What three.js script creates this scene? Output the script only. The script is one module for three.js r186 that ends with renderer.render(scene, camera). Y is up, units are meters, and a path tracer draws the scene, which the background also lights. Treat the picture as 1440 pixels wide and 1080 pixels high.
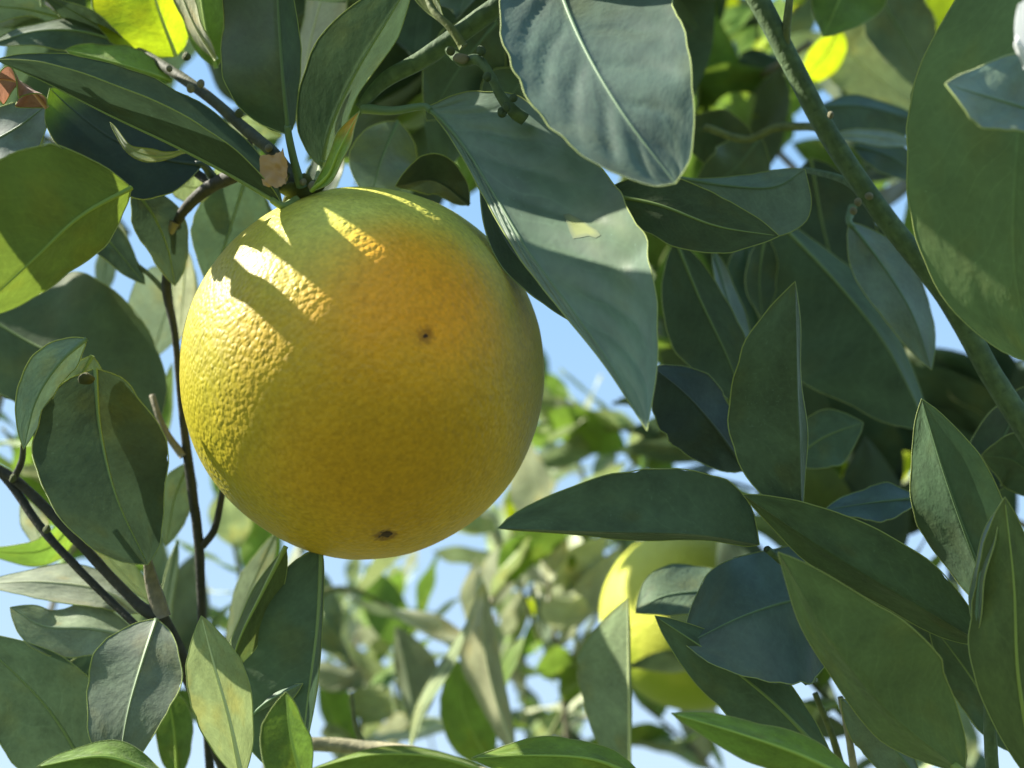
import * as THREE from 'three';
import { mergeGeometries } from 'three/addons/utils/BufferGeometryUtils.js';

// ------------------------------------------------------------------ camera, sky, sun, exposure
const scene = new THREE.Scene();
const EYE = new THREE.Vector3(0, 1.55, 0), PITCH = 25 * Math.PI / 180, FOV = 40;
const camera = new THREE.PerspectiveCamera(FOV, 4 / 3, 0.01, 2000);
camera.position.copy(EYE);
camera.rotation.x = PITCH;
camera.focus = 0.235;
camera.userData.fStop = 12;
camera.updateMatrixWorld();
scene.add(camera);
const SUN = new THREE.Vector3(-0.76, 0.64, 0.07).normalize();      // towards the sun: left, high, just beyond the fruit
const SKYW = 256, SKYH = 128;
{
  const d = new Float32Array(SKYW * SKYH * 4);
  for (let j = 0; j < SKYH; j++) for (let i = 0; i < SKYW; i++) {
    const el = ((j + 0.5) / SKYH - 0.5) * Math.PI, az = ((i + 0.5) / SKYW - 0.5) * 2 * Math.PI;
    const x = Math.cos(el) * Math.cos(az), y = Math.sin(el), z = Math.cos(el) * Math.sin(az);
    const h = Math.max(0, y), up = Math.pow(h, 0.55);
    const g = Math.max(0, x * SUN.x + y * SUN.y + z * SUN.z), glow = 0.26 * Math.pow(g, 5) + 0.5 * Math.pow(g, 60);
    const k = 4 * (j * SKYW + i);
    d[k] = 0.215 * (1 - up) + 0.052 * up + glow * 0.8;
    d[k + 1] = 0.268 * (1 - up) + 0.134 * up + glow * 0.76;
    d[k + 2] = 0.312 * (1 - up) + 0.252 * up + glow * 0.7;
    d[k + 3] = 1;
  }
  const sky = new THREE.DataTexture(d, SKYW, SKYH, THREE.RGBAFormat, THREE.FloatType);
  sky.mapping = THREE.EquirectangularReflectionMapping; sky.magFilter = sky.minFilter = THREE.LinearFilter; sky.needsUpdate = true;
  scene.background = sky; scene.environment = sky;
}
const sun = new THREE.DirectionalLight(new THREE.Color().setRGB(1, 0.93, 0.8), 4.0);
sun.position.copy(SUN).multiplyScalar(6).add(EYE);
sun.target.position.copy(EYE);
sun.castShadow = true;
Object.assign(sun.shadow.camera, { left: -3, right: 3, top: 3, bottom: -3, near: 0.1, far: 20 });
sun.shadow.mapSize.set(4096, 4096);
scene.add(sun, sun.target);
const renderer = new THREE.WebGLRenderer({ antialias: true });
renderer.setSize(1024, 768);
renderer.toneMapping = THREE.LinearToneMapping;
renderer.toneMappingExposure = 3.85;
renderer.shadowMap.enabled = true;

// ------------------------------------------------------------------ helpers
let seed = 7;
const rnd = () => { seed = (seed + 0x6D2B79F5) | 0; let t = Math.imul(seed ^ (seed >>> 15), 1 | seed); t = (t + Math.imul(t ^ (t >>> 7), 61 | t)) ^ t; return ((t ^ (t >>> 14)) >>> 0) / 4294967296; };
const rr = (a, b) => a + (b - a) * rnd();
const V3 = (x, y, z) => new THREE.Vector3(x, y, z);
const hash = (x, y, z) => { let h = Math.imul(x, 374761393) ^ Math.imul(y, 668265263) ^ Math.imul(z, 2147483647 ^ 0x5bd1e995); h = Math.imul(h ^ (h >>> 13), 1274126177); return ((h ^ (h >>> 16)) >>> 0) / 4294967296; };
const sm = (a, b, x) => { const t = Math.min(1, Math.max(0, (x - a) / (b - a))); return t * t * (3 - 2 * t); };
function noise(x, y, z = 0) {
  const X = Math.floor(x), Y = Math.floor(y), Z = Math.floor(z); let u = x - X, v = y - Y, w = z - Z;
  u = u * u * (3 - 2 * u); v = v * v * (3 - 2 * v); w = w * w * (3 - 2 * w);
  const L = (a, b, t) => a + (b - a) * t;
  const f = (k) => L(L(hash(X, Y, k), hash(X + 1, Y, k), u), L(hash(X, Y + 1, k), hash(X + 1, Y + 1, k), u), v);
  return L(f(Z), f(Z + 1), w);
}
const fbm = (x, y, z = 0) => 0.55 * noise(x, y, z) + 0.3 * noise(x * 2.1, y * 2.1, z * 2.1 + 7) + 0.15 * noise(x * 4.3, y * 4.3, z * 4.3 + 13);
const TAN = Math.tan(FOV * Math.PI / 360), AX = V3(1, 0, 0), UPC = V3(0, Math.cos(PITCH), Math.sin(PITCH)), FWD = V3(0, Math.sin(PITCH), -Math.cos(PITCH));
// the point of the place that stands at that spot of the photograph (1440 x 1080), so many metres deep
const at = (x, y, d) => EYE.clone().addScaledVector(AX, (x - 720) / 540 * TAN * d).addScaledVector(UPC, (540 - y) / 540 * TAN * d).addScaledVector(FWD, d);
const pxm = (d) => TAN * d / 540;
const names = {};
const numbered = (n) => { const k = names[n] = (names[n] ?? -1) + 1; return k ? `${n}_${String(k).padStart(3, '0')}` : n; };
function shade(o) { o.castShadow = o.receiveShadow = true; return o; }
function mesh(name, geo, mat, parent) { const m = shade(new THREE.Mesh(geo, mat)); m.name = name; parent.add(m); return m; }
function thing(name, label, category, pos, group) {
  const o = new THREE.Group(); o.name = numbered(name); o.position.copy(pos); scene.add(o);
  o.userData = { label, category }; if (group) o.userData.group = group; return o;
}
function dataTex(w, h, f, srgb) {
  const d = new Uint8Array(w * h * 4);
  for (let j = 0; j < h; j++) for (let i = 0; i < w; i++) { const c = f((i + 0.5) / w, (j + 0.5) / h), k = 4 * (j * w + i); d[k] = 255 * Math.min(1, Math.max(0, c[0])); d[k + 1] = 255 * Math.min(1, Math.max(0, c[1] ?? c[0])); d[k + 2] = 255 * Math.min(1, Math.max(0, c[2] ?? c[0])); d[k + 3] = 255; }
  const t = new THREE.DataTexture(d, w, h); t.magFilter = t.minFilter = THREE.LinearFilter; t.wrapS = t.wrapT = THREE.RepeatWrapping; if (srgb) t.colorSpace = THREE.SRGBColorSpace; t.needsUpdate = true; return t;
}
// a tapering tube through points (world), relative to the origin o
function tube(pts, radii, o, sides = 8, knobbly = 0, steps = 6) {
  const c = new THREE.CatmullRomCurve3(pts, false, 'centripetal'), n = Math.max(2, (pts.length - 1) * steps), P = [], I = [], U = [];
  let ref = V3(0.31, 0.77, 0.55), len = 0, last = null;
  for (let i = 0; i <= n; i++) {
    const t = i / n, p = c.getPoint(t), T = c.getTangent(t), A = ref.clone().addScaledVector(T, -ref.dot(T)).normalize(), B = V3().crossVectors(T, A);
    ref = A;
    if (last) len += p.distanceTo(last); last = p;
    const q = t * (radii.length - 1), k = Math.min(radii.length - 2, Math.floor(q)), r0 = radii.length > 1 ? radii[k] + (radii[k + 1] - radii[k]) * (q - k) : radii[0];
    for (let s = 0; s <= sides; s++) {
      const a = s / sides * 2 * Math.PI, r = r0 * (1 + knobbly * (fbm(Math.cos(a) * 1.5 + 9, Math.sin(a) * 1.5 + 9, len / (r0 * 2.5)) - 0.5));
      const v = p.clone().addScaledVector(A, Math.cos(a) * r).addScaledVector(B, Math.sin(a) * r).sub(o);
      P.push(v.x, v.y, v.z); U.push(s / sides * 6.28 * r0 * 1, len);
    }
  }
  for (let i = 0; i < n; i++) for (let s = 0; s < sides; s++) { const a = i * (sides + 1) + s, b = a + sides + 1; I.push(a, a + 1, b, b, a + 1, b + 1); }
  for (const e of [0, n]) { const q = P.length / 3, v = c.getPoint(e / n).sub(o); P.push(v.x, v.y, v.z); U.push(0, 0); for (let s = 0; s < sides; s++) I.push(q, e * (sides + 1) + s, e * (sides + 1) + s + 1); }
  const g = new THREE.BufferGeometry(); g.setAttribute('position', new THREE.Float32BufferAttribute(P, 3)); g.setAttribute('uv', new THREE.Float32BufferAttribute(U, 2)); g.setIndex(I); g.computeVertexNormals(); return g;
}

// ------------------------------------------------------------------ materials
function veinDist(u, v, n, ph) {                                   // 0 on a lateral vein, 1 between two
  const s = Math.abs(u * 2 - 1), q = (v - 0.30 * Math.pow(s, 0.8) + ph + 0.012 * Math.sin(s * 9 + v * 21)) * n, f = Math.abs(q - Math.round(q)) * 2;
  return f;
}
const leafTex = [], leafBump = [], leafRough = [];
for (let k = 0; k < 4; k++) {
  const n = 9 + k * 2, ph = k * 0.37, z = k * 17.3;
  leafTex.push(dataTex(256, 512, (u, v) => {
    const side = u > 0.5 ? 1 : 0, vd = veinDist(u, v, n, ph + side * 0.05), s = Math.abs(u * 2 - 1);
    let c = 0.60 + 0.22 * (fbm(u * 5, v * 10, z) - 0.5) * 2 * 0.9 + 0.10 * (noise(u * 40, v * 80, z + 3) - 0.5);
    const vein = (1 - sm(0.0, 0.16, vd)) * 0.085 * (1 - s * 0.5) * noise(u * 9, v * 14, z + 2) * 1.6, mid = (1 - sm(0.0, 0.03, s)) * 0.12;
    const net = (1 - sm(0, 0.16, Math.abs(noise(u * 24, v * 46, z + 9) - 0.5))) * 0.04;
    const speck = noise(u * 75, v * 150, z + 31) > 0.9 && noise(u * 6, v * 9, z + 5) > 0.52 ? 0.2 : 0;
    c += vein + mid + net + speck;
    const warm = sm(0.55, 0.85, fbm(u * 3, v * 5, z + 50));
    return [c * (1 + 0.18 * warm), c, c * (1 - 0.22 * warm) + speck * 0.5];
  }));
  leafBump.push(dataTex(256, 512, (u, v) => {
    const side = u > 0.5 ? 1 : 0, vd = veinDist(u, v, n, ph + side * 0.05), s = Math.abs(u * 2 - 1);
    const h = 0.32 + 0.04 * sm(0, 0.9, vd) * (1 - 0.7 * s) + 0.30 * (fbm(u * 7, v * 14, z + 21) - 0.5) + 0.05 * noise(u * 60, v * 120, z) - 0.25 * (1 - sm(0, 0.06, s));
    return [h];
  }));
  leafRough.push(dataTex(128, 256, (u, v) => { const c = 0.55 + 0.45 * fbm(u * 6, v * 12, z + 77); return [c]; }));
}
const KINDS = {                                                     // colour, light let through, gloss, gloss roughness
  dk: [[0.075, 0.145, 0.062], 0.16, 0.75, 0.42],                    // glossy upper side of an old leaf
  tl: [[0.155, 0.25, 0.155], 0.14, 1.0, 0.42],                     // upper side, sky reflection put into its bluish colour
  un: [[0.10, 0.165, 0.08], 0.26, 0.22, 0.55],                     // matt underside
  ol: [[0.16, 0.245, 0.075], 0.28, 0.2, 0.55],                       // olive underside
  lg: [[0.25, 0.42, 0.05], 0.42, 0.3, 0.5],                         // light green, lets light through
  ly: [[0.17, 0.26, 0.035], 0.45, 0.2, 0.5],                        // thin, darker, lets light through
  yg: [[0.62, 0.78, 0.02], 0.55, 0.15, 0.55],                       // young yellow green
  pg: [[0.42, 0.54, 0.23], 0.36, 0.35, 0.5],                        // pale green
  gl: [[0.26, 0.34, 0.20], 0.26, 0.7, 0.4],                         // grey green
  pl: [[0.55, 0.60, 0.36], 0.34, 0.6, 0.42],                        // pale cream, sunlit glare put into the colour
  nv: [[0.045, 0.085, 0.06], 0.10, 0.35, 0.5],                      // upper side, shade put into its very dark colour
  br: [[0.42, 0.20, 0.12], 0.35, 0.2, 0.6],                         // withered
};
const mats = {};
function leafMat(kind, i = Math.floor(rnd() * 8)) {
  const key = kind + (i % 8);
  if (!mats[key]) {
    const [c, t, coat, cr] = KINDS[kind], k = i % 4, j = (i * 0.37) % 1 - 0.5;
    mats[key] = new THREE.MeshPhysicalMaterial({ map: leafTex[k], bumpMap: leafBump[k], bumpScale: 0.0008, roughness: 1, transmission: t, thickness: 0, clearcoat: coat, clearcoatRoughness: cr, vertexColors: true, side: THREE.DoubleSide, specularIntensity: 0.6 });
    const b = 1 + 0.6 * ((i * 0.618 + 0.2) % 1 - 0.5); mats[key].color.setRGB(c[0] * b * (1 + 0.22 * j), c[1] * b * (1 + 0.10 * j), c[2] * b * (1 - 0.15 * j));
  }
  return mats[key];
}
const barkBump = dataTex(128, 256, (u, v) => [0.5 + 0.35 * (fbm(u * 6, v * 18, 3) - 0.5)]);
const barkTex = dataTex(128, 256, (u, v) => { const n = fbm(u * 5, v * 10, 8), k = noise(u * 40, v * 60, 2) > 0.9 ? 0.12 : 0; return [0.55 + 0.5 * (n - 0.5) + k, 0.55 + 0.45 * (n - 0.5) + k, 0.55 + 0.4 * (n - 0.5) + k]; });
for (const t of [barkBump, barkTex]) t.repeat.set(150, 60);
const bark = (r, g, b, rough = 0.7) => { const m = new THREE.MeshPhysicalMaterial({ map: barkTex, bumpMap: barkBump, bumpScale: 0.0005, roughness: rough, specularIntensity: 0.5 }); m.color.setRGB(r, g, b); return m; };
const BARK = { green: bark(0.16, 0.25, 0.12), twig: bark(0.12, 0.14, 0.09), dark: bark(0.07, 0.075, 0.06), olive: bark(0.22, 0.27, 0.10), pale: bark(0.5, 0.48, 0.3), grey: bark(0.30, 0.28, 0.2) };
const RIB = { dk: [0.085, 0.15, 0.065], tl: [0.11, 0.19, 0.10], un: [0.16, 0.24, 0.075], ol: [0.21, 0.29, 0.06], lg: [0.28, 0.42, 0.07], yg: [0.45, 0.55, 0.10], pg: [0.5, 0.58, 0.28], gl: [0.24, 0.32, 0.19], pl: [0.5, 0.55, 0.33], br: [0.5, 0.3, 0.17], nv: [0.05, 0.08, 0.06], ly: [0.18, 0.27, 0.04] };
const flat = {};
const plain = (key, c, o = {}) => flat[key] ??= (() => { const m = new THREE.MeshPhysicalMaterial({ roughness: 0.6, ...o }); m.color.setRGB(...c); return m; })();
const MARGIN = plain('margin', [0.31, 0.39, 0.12], { transmission: 0.3, roughness: 1, thickness: 0 });

// ------------------------------------------------------------------ leaves
const prof = (t, a, p) => Math.pow(Math.max(0, Math.sin(Math.PI * Math.pow(t, a))), p);
// spine: points with depth from leaf base to tip; w: half widths [left, right] in photo pixels looking from base to tip; z: how much deeper (mm) each edge lies than the midrib
function leaf(parent, spine, w, z, kind, o = {}) {
  const { a = 0.92, p = 0.84, nu = 34, nv = 8, wave = 0.08, cup = 0.10, twist = rr(-0.5, 0.5), pet = null, margin = true, rib = true, label = null, tip = null, veins = 0, nvein = 8, mat = Math.floor(rnd() * 8) } = o;
  const O = parent.position, pts = spine.map((q) => at(...q)), curve = new THREE.CatmullRomCurve3(pts, false, 'centripetal');
  const P = [], C = [], U = [], I = [], edges = [[], []], mid = [], ph = rr(0, 6), z0 = rr(0, 90);
  const cols = 2 * nv + 1;
  for (let i = 0; i <= nu; i++) {
    const t = i / nu, M = curve.getPoint(t), T = curve.getTangent(t), view = M.clone().sub(EYE), d = view.dot(FWD); view.normalize();
    const side = V3().crossVectors(T, view).normalize(), f = prof(t, a, p), ppm = pxm(d);
    const lat = [side.clone().multiplyScalar(w[0] * ppm).addScaledVector(view, (z[0] * (1 + twist * (t - 0.4)) + 3 * twist * (t - 0.4)) / 1000), side.clone().multiplyScalar(-w[1] * ppm).addScaledVector(view, (z[1] * (1 + twist * (t - 0.4)) - 3 * twist * (t - 0.4)) / 1000)];
    for (let c = 0; c < cols; c++) {
      const s = (c - nv) / nv, e = Math.abs(s), q = lat[s < 0 ? 0 : 1], len = q.length(), N = V3().crossVectors(T, q).normalize();
      if (s < 0) N.negate(); if (N.dot(view) > 0) N.negate();
      const crin = 1 + 0.035 * e * (noise(t * 26 + z0, s < 0 ? 1 : 5) - 0.5) * 2;
      const v = M.clone().addScaledVector(q, e * f * crin);
      v.addScaledVector(N, len * f * (cup * (e * e - e * 0.6) + wave * e * Math.sin(t * 11 + ph + (s < 0 ? 2 : 0)) + 0.10 * (fbm(t * 5 + z0, s * 1.6, z0) - 0.5) * e));
      if (veins) { const q2 = (t - 0.26 * e) * nvein + (s < 0 ? 0.2 : 0.45) + 0.5 * (noise(t * 3 + z0, s * 2) - 0.5), g2 = q2 - Math.floor(q2); v.addScaledVector(N, veins * (0.5 + noise(t * 6 + z0, s * 2 + 4)) * Math.sin(Math.PI * Math.min(1, e * 1.15)) * (Math.pow(Math.sin(Math.PI * g2), 0.6) - 0.6) * Math.min(1, f * 1.4)); }
      P.push(v.x - O.x, v.y - O.y, v.z - O.z); U.push(0.5 + s * 0.5, t);
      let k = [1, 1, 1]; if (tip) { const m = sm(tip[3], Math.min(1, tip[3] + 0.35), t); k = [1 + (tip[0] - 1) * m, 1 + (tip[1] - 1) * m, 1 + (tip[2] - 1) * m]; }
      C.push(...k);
      if (c === 0) edges[0].push(v); if (c === cols - 1) edges[1].push(v); if (c === nv) mid.push(v.clone().addScaledVector(N, -0.00005));
    }
  }
  for (let i = 0; i < nu; i++) for (let c = 0; c < cols - 1; c++) { const q = i * cols + c, b = q + cols; I.push(q, b, q + 1, q + 1, b, b + 1); }
  const g = new THREE.BufferGeometry(); g.setAttribute('position', new THREE.Float32BufferAttribute(P, 3)); g.setAttribute('uv', new THREE.Float32BufferAttribute(U, 2)); g.setAttribute('color', new THREE.Float32BufferAttribute(C, 3)); g.setIndex(I); g.computeVertexNormals();
  const m = mesh('leaf', g, leafMat(kind, mat), parent); if (label) m.userData.label = label;
  if (margin) mesh('leaf_margin', mergeGeometries(edges.map((e) => tube(e.filter((_, i) => i % 2 === 0 || i === nu), [0.00012, 0.00016, 0.00010], O, 5, 0, 2))), MARGIN, m);
  const rm = plain('rib' + kind, RIB[kind]);
  if (rib) mesh('midrib', tube(mid.filter((_, i) => i % 3 === 0), [0.0006, 0.00038, 0.00024, 0.00010], O, 6, 0, 3), rm, m);
  if (pet) { const e = pet.map((q) => at(...q)), b = pts[0].clone(), b2 = curve.getPoint(0.05); mesh('petiole', tube([...e, b, b2], [0.0013, 0.0009, 0.0008], O, 7, 0.1, 5), rm, m); }
  return m;
}
const stem = (parent, pts, px, mat, name = 'stem', knob = 0.25) => mesh(name, tube(pts.map((q) => at(...q)), px.map((r, i) => r * pxm(pts[Math.min(pts.length - 1, Math.round(i * (pts.length - 1) / Math.max(1, px.length - 1)))][2])), parent.position, 10, knob, 8), mat, parent);
function knob(parent, q, px, mat, name = 'bud', sx = [1, 1.2, 1]) {
  const g = new THREE.SphereGeometry(px * pxm(q[2]), 14, 10), A = g.attributes.position, s0 = rr(0, 50);
  for (let i = 0; i < A.count; i++) { const v = V3().fromBufferAttribute(A, i), k = 1 + 0.5 * (noise(v.x * 900 + s0, v.y * 900, v.z * 900) - 0.5); A.setXYZ(i, v.x * k * sx[0], v.y * k * sx[1], v.z * k * sx[2]); }
  g.computeVertexNormals(); const c = at(...q).sub(parent.position); g.translate(c.x, c.y, c.z); return mesh(name, g, mat, parent);
}

const caster = new THREE.Raycaster();
// a mark lying on a leaf: a small irregular patch of its surface, given by its outline in the photograph
function mark(on, name, outline, mat, label) {
  scene.updateMatrixWorld(true);
  const c = outline.reduce((a, q) => [a[0] + q[0] / outline.length, a[1] + q[1] / outline.length], [0, 0]), P = [], I = [], n = outline.length;
  const hit = (q) => { caster.set(EYE, at(q[0], q[1], 1).sub(EYE).normalize()); return caster.intersectObject(on, false)[0]; };
  const put = (q) => { const h = hit(q); if (!h) return false; const nn = h.face.normal.clone().transformDirection(on.matrixWorld); if (nn.dot(caster.ray.direction) > 0) nn.negate(); const v = h.point.addScaledVector(nn, 0.00007).sub(on.parent.position).sub(on.position); P.push(v.x, v.y, v.z); return true; };
  if (!put(c)) return;
  for (const k of [0.55, 1]) for (const q of outline) if (!put([c[0] + (q[0] - c[0]) * k, c[1] + (q[1] - c[1]) * k])) return;
  for (let i = 0; i < n; i++) { const j = (i + 1) % n; I.push(0, 1 + i, 1 + j, 1 + i, 1 + n + i, 1 + n + j, 1 + i, 1 + n + j, 1 + j); }
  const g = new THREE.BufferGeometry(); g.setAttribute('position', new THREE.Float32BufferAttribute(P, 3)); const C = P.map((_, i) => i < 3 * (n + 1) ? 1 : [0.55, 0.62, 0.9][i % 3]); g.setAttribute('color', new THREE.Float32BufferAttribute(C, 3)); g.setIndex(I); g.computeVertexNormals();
  const m = mesh(name, g, mat, on); if (label) m.userData.label = label;
}
const ring = (x, y, rx, ry, n = 10) => Array.from({ length: n }, (_, i) => { const a = i / n * 6.283, k = rr(0.8, 1.15); return [x + Math.cos(a) * rx * k, y + Math.sin(a) * ry * k]; });

// ------------------------------------------------------------------ ground
{
  const t = dataTex(256, 256, (u, v) => { const n = fbm(u * 12, v * 12, 4), k = noise(u * 90, v * 90, 2); return [0.30 + 0.35 * n + 0.2 * (k - 0.5), 0.36 + 0.35 * n + 0.2 * (k - 0.5), 0.22 + 0.2 * n + 0.12 * (k - 0.5)]; });
  t.repeat.set(600, 600);
  const m = new THREE.MeshStandardMaterial({ map: t, roughness: 1 }); m.color.setRGB(0.15, 0.16, 0.11);
  const g = shade(new THREE.Mesh(new THREE.CircleGeometry(900, 64).rotateX(-Math.PI / 2), m)); g.name = 'ground'; g.userData = { kind: 'structure' }; scene.add(g);
}

// ------------------------------------------------------------------ fruit
const peelBump = (() => {                                           // oil glands: a cellular relief, about 1.6 mm apart on a 9 cm fruit
  const W = 2048, H = 1024;
  return dataTex(W, H, (u, v) => {
    const th = v * Math.PI, fi = u * 2 * Math.PI, S = 32, x = S * Math.sin(th) * Math.cos(fi), y = S * Math.cos(th), z = S * Math.sin(th) * Math.sin(fi);
    const X = Math.floor(x), Y = Math.floor(y), Z = Math.floor(z); let m = 9, m2 = 9;
    for (let a = -1; a < 2; a++) for (let b = -1; b < 2; b++) for (let c = -1; c < 2; c++) {
      const px = X + a, py = Y + b, pz = Z + c, dx = px + hash(px, py, pz) - x, dy = py + hash(px, py, pz + 991) - y, dz = pz + hash(px + 557, py, pz) - z, d = dx * dx + dy * dy + dz * dz;
      if (d < m) { m2 = m; m = d; } else if (d < m2) m2 = d;
    }
    m = Math.sqrt(m); m2 = Math.sqrt(m2);
    return [0.35 - 0.42 * (m - 0.5) * (0.35 + 0.65 * noise(x * 0.6, y * 0.6, z * 0.6)) + 0.30 * (fbm(x * 0.8, y * 0.8, z * 0.8) - 0.5) + 0.12 * (noise(x * 2.3, y * 2.3, z * 2.3) - 0.5)];
  });
})();
const mix3 = (a, b, t) => a.map((x, i) => x + (b[i] - x) * t);
function peelMap(W, H, paint) {                                     // paint(direction in the photograph's axes: right, up, towards the eye)
  return dataTex(W, H, (u, v) => {
    const th = (1 - v) * Math.PI, fi = u * 2 * Math.PI, w = V3(-Math.cos(fi) * Math.sin(th), Math.cos(th), Math.sin(fi) * Math.sin(th));
    return paint(V3(w.dot(AX), w.dot(UPC), -w.dot(FWD)));
  });
}
function fruit(name, label, cx, cy, d, rpx, map, o = {}) {
  const r = rpx * pxm(d), c = at(cx, cy, d), t = thing(name, label, 'orange', c, o.group);
  const g = new THREE.SphereGeometry(r, 160, 120), A = g.attributes.position;
  for (let i = 0; i < A.count; i++) {
    const v = V3().fromBufferAttribute(A, i), n = v.clone().normalize();
    let k = 1 + 0.028 * (fbm(n.x * 1.4 + 5, n.y * 1.4 + 5, n.z * 1.4 + (o.lump ?? 5)) - 0.5) + 0.012 * n.y * n.y;
    for (const [p, w, h] of o.dents ?? []) { const a = n.angleTo(p); k += h * Math.exp(-(a * a) / (w * w)); }
    v.multiplyScalar(k); A.setXYZ(i, v.x, v.y, v.z);
  }
  if (o.sx) g.scale(o.sx, 1, 1);
  g.computeVertexNormals();
  const N = g.attributes.normal, cols = 161;                        // close the seam
  for (let j = 0; j <= 120; j++) { const a = j * cols, b = a + 160, n = V3().fromBufferAttribute(N, a).add(V3().fromBufferAttribute(N, b)).normalize(); N.setXYZ(a, n.x, n.y, n.z); N.setXYZ(b, n.x, n.y, n.z); }
  const m = new THREE.MeshPhysicalMaterial({ map, bumpMap: peelBump, bumpScale: o.bump ?? 0.00075, roughness: 0.5, specularIntensity: o.spec ?? 0.55, clearcoat: 0.08, clearcoatRoughness: 0.5 });
  mesh('peel', g, m, t); return t;
}
const dirOf = (x, y, cx = 514, cy = 524, r = 257) => { const a = (x - cx) / r, b = (cy - y) / r, q = Math.sqrt(Math.max(0.02, 1 - a * a - b * b)); return V3(a, b, q).normalize(); };
const toWorld = (n) => V3().addScaledVector(AX, n.x).addScaledVector(UPC, n.y).addScaledVector(FWD, -n.z);
const blush = dirOf(608, 432), scar1 = dirOf(620, 482), scar2 = dirOf(559, 731), low = dirOf(570, 640), patch = dirOf(600, 510);
const mainMap = peelMap(1024, 512, (n) => {
  const wob = 0.35 * (fbm(n.x * 4 + 9, n.y * 4 + 9, n.z * 4 + 9) - 0.5), fine = noise(n.x * 66 + 200, n.y * 66 + 200, n.z * 66 + 200) - 0.5;
  let c = [0.83, 0.695, 0.155];
  c = mix3(c, [0.84, 0.86, 0.33], sm(0.08, 0.85, n.y + wob * 0.5));                          // greener shoulders, skylight on them put into the colour
  c = mix3(c, [0.62, 0.60, 0.085], sm(0.05, 0.8, -n.x + wob));                                // yellow green left cheek
  c = mix3(c, [0.76, 0.59, 0.08], 0.9 * (1 - sm(0.15, 0.75, n.angleTo(low) + wob * 0.5)));    // riper belly
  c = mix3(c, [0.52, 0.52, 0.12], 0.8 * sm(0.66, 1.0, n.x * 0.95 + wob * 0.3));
  c = mix3(c, [1.0, 0.70, 0.11], 0.95 * (1 - sm(0.14, 0.66, n.angleTo(blush) + wob * 0.35)));  // orange blush
  c = mix3(c, [0.84, 0.68, 0.12], 0.35 * (1 - sm(0.03, 0.22, n.angleTo(patch) + wob * 0.2)));
  const s1 = n.angleTo(scar1), s2 = n.angleTo(scar2), g = noise(n.x * 70 + 50, n.y * 70 + 50, n.z * 70 + 50);
  c = mix3(c, [0.42, 0.27, 0.08], 0.5 * (1 - sm(0.01, 0.06, s1 + 0.03 * (g - 0.5)))); c = mix3(c, [0.18, 0.10, 0.05], 1 - sm(0.007, 0.014, s1 + 0.012 * (g - 0.5)));
  c = mix3(c, [0.50, 0.36, 0.14], 0.7 * (1 - sm(0.04, 0.07, s2 + 0.03 * (g - 0.5)))); c = mix3(c, [0.16, 0.10, 0.07], 1 - sm(0.022, 0.034, s2 + 0.03 * (g - 0.5)));
  return c.map((x, i) => x * [0.95, 0.93, 1.15][i] * (1 + 0.12 * fine - 0.035 * sm(0.55, 0.8, noise(n.x * 48 + 90, n.y * 48 + 90, n.z * 48 + 90)) + 0.05 * (noise(n.x * 22 + 60, n.y * 22 + 60, n.z * 22 + 60) - 0.5) + 0.10 * wob));
});
mainMap.colorSpace = THREE.SRGBColorSpace;
const main = fruit('orange', 'large ripening yellow orange with an orange blush and dark scars', 515, 524, 0.26, 256, mainMap, { sx: 0.978, dents: [[toWorld(scar1), 0.05, -0.008], [toWorld(scar2), 0.055, -0.012]] });
{ // the blossom-end scar and the calyx
  const q = toWorld(scar2), g = new THREE.SphereGeometry(0.0016, 12, 8).scale(1.1, 0.5, 0.8); g.translate(q.x * 0.0445, q.y * 0.0445, q.z * 0.0445); mesh('blossom_scar', g, plain('scar', [0.06, 0.035, 0.02], { roughness: 0.9 }), main);
  const c = at(424, 268, 0.248).sub(main.position), parts = [];
  for (let k = 0; k < 5; k++) { const a = k * 1.2566, s = new THREE.SphereGeometry(0.0028, 10, 8).scale(1.2, 0.45, 0.8); s.translate(0.0026, 0, 0); s.rotateY(a); parts.push(s); }
  parts.push(new THREE.SphereGeometry(0.0026, 12, 10).scale(1, 0.8, 1));
  const cal = mergeGeometries(parts); cal.rotateZ(0.35); cal.translate(c.x, c.y, c.z); mesh('calyx', cal, BARK.olive, main);
}
const secondMap = peelMap(512, 256, (n) => {
  const wob = fbm(n.x * 4 + 3, n.y * 4 + 9, n.z * 4 + 3) - 0.5, fine = noise(n.x * 90 + 200, n.y * 90 + 200, n.z * 90 + 200) - 0.5;
  let c = mix3([0.74, 0.76, 0.30], [0.56, 0.64, 0.18], sm(0.0, 0.7, -n.y + wob * 0.6)); return c.map((x) => x * (1 + 0.08 * fine));
});
secondMap.colorSpace = THREE.SRGBColorSpace;
fruit('orange', 'paler yellow green orange half hidden behind leaves at lower right', 968, 868, 0.53, 124, secondMap, { lump: 31, spec: 0.4, bump: 0.0014 });

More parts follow.
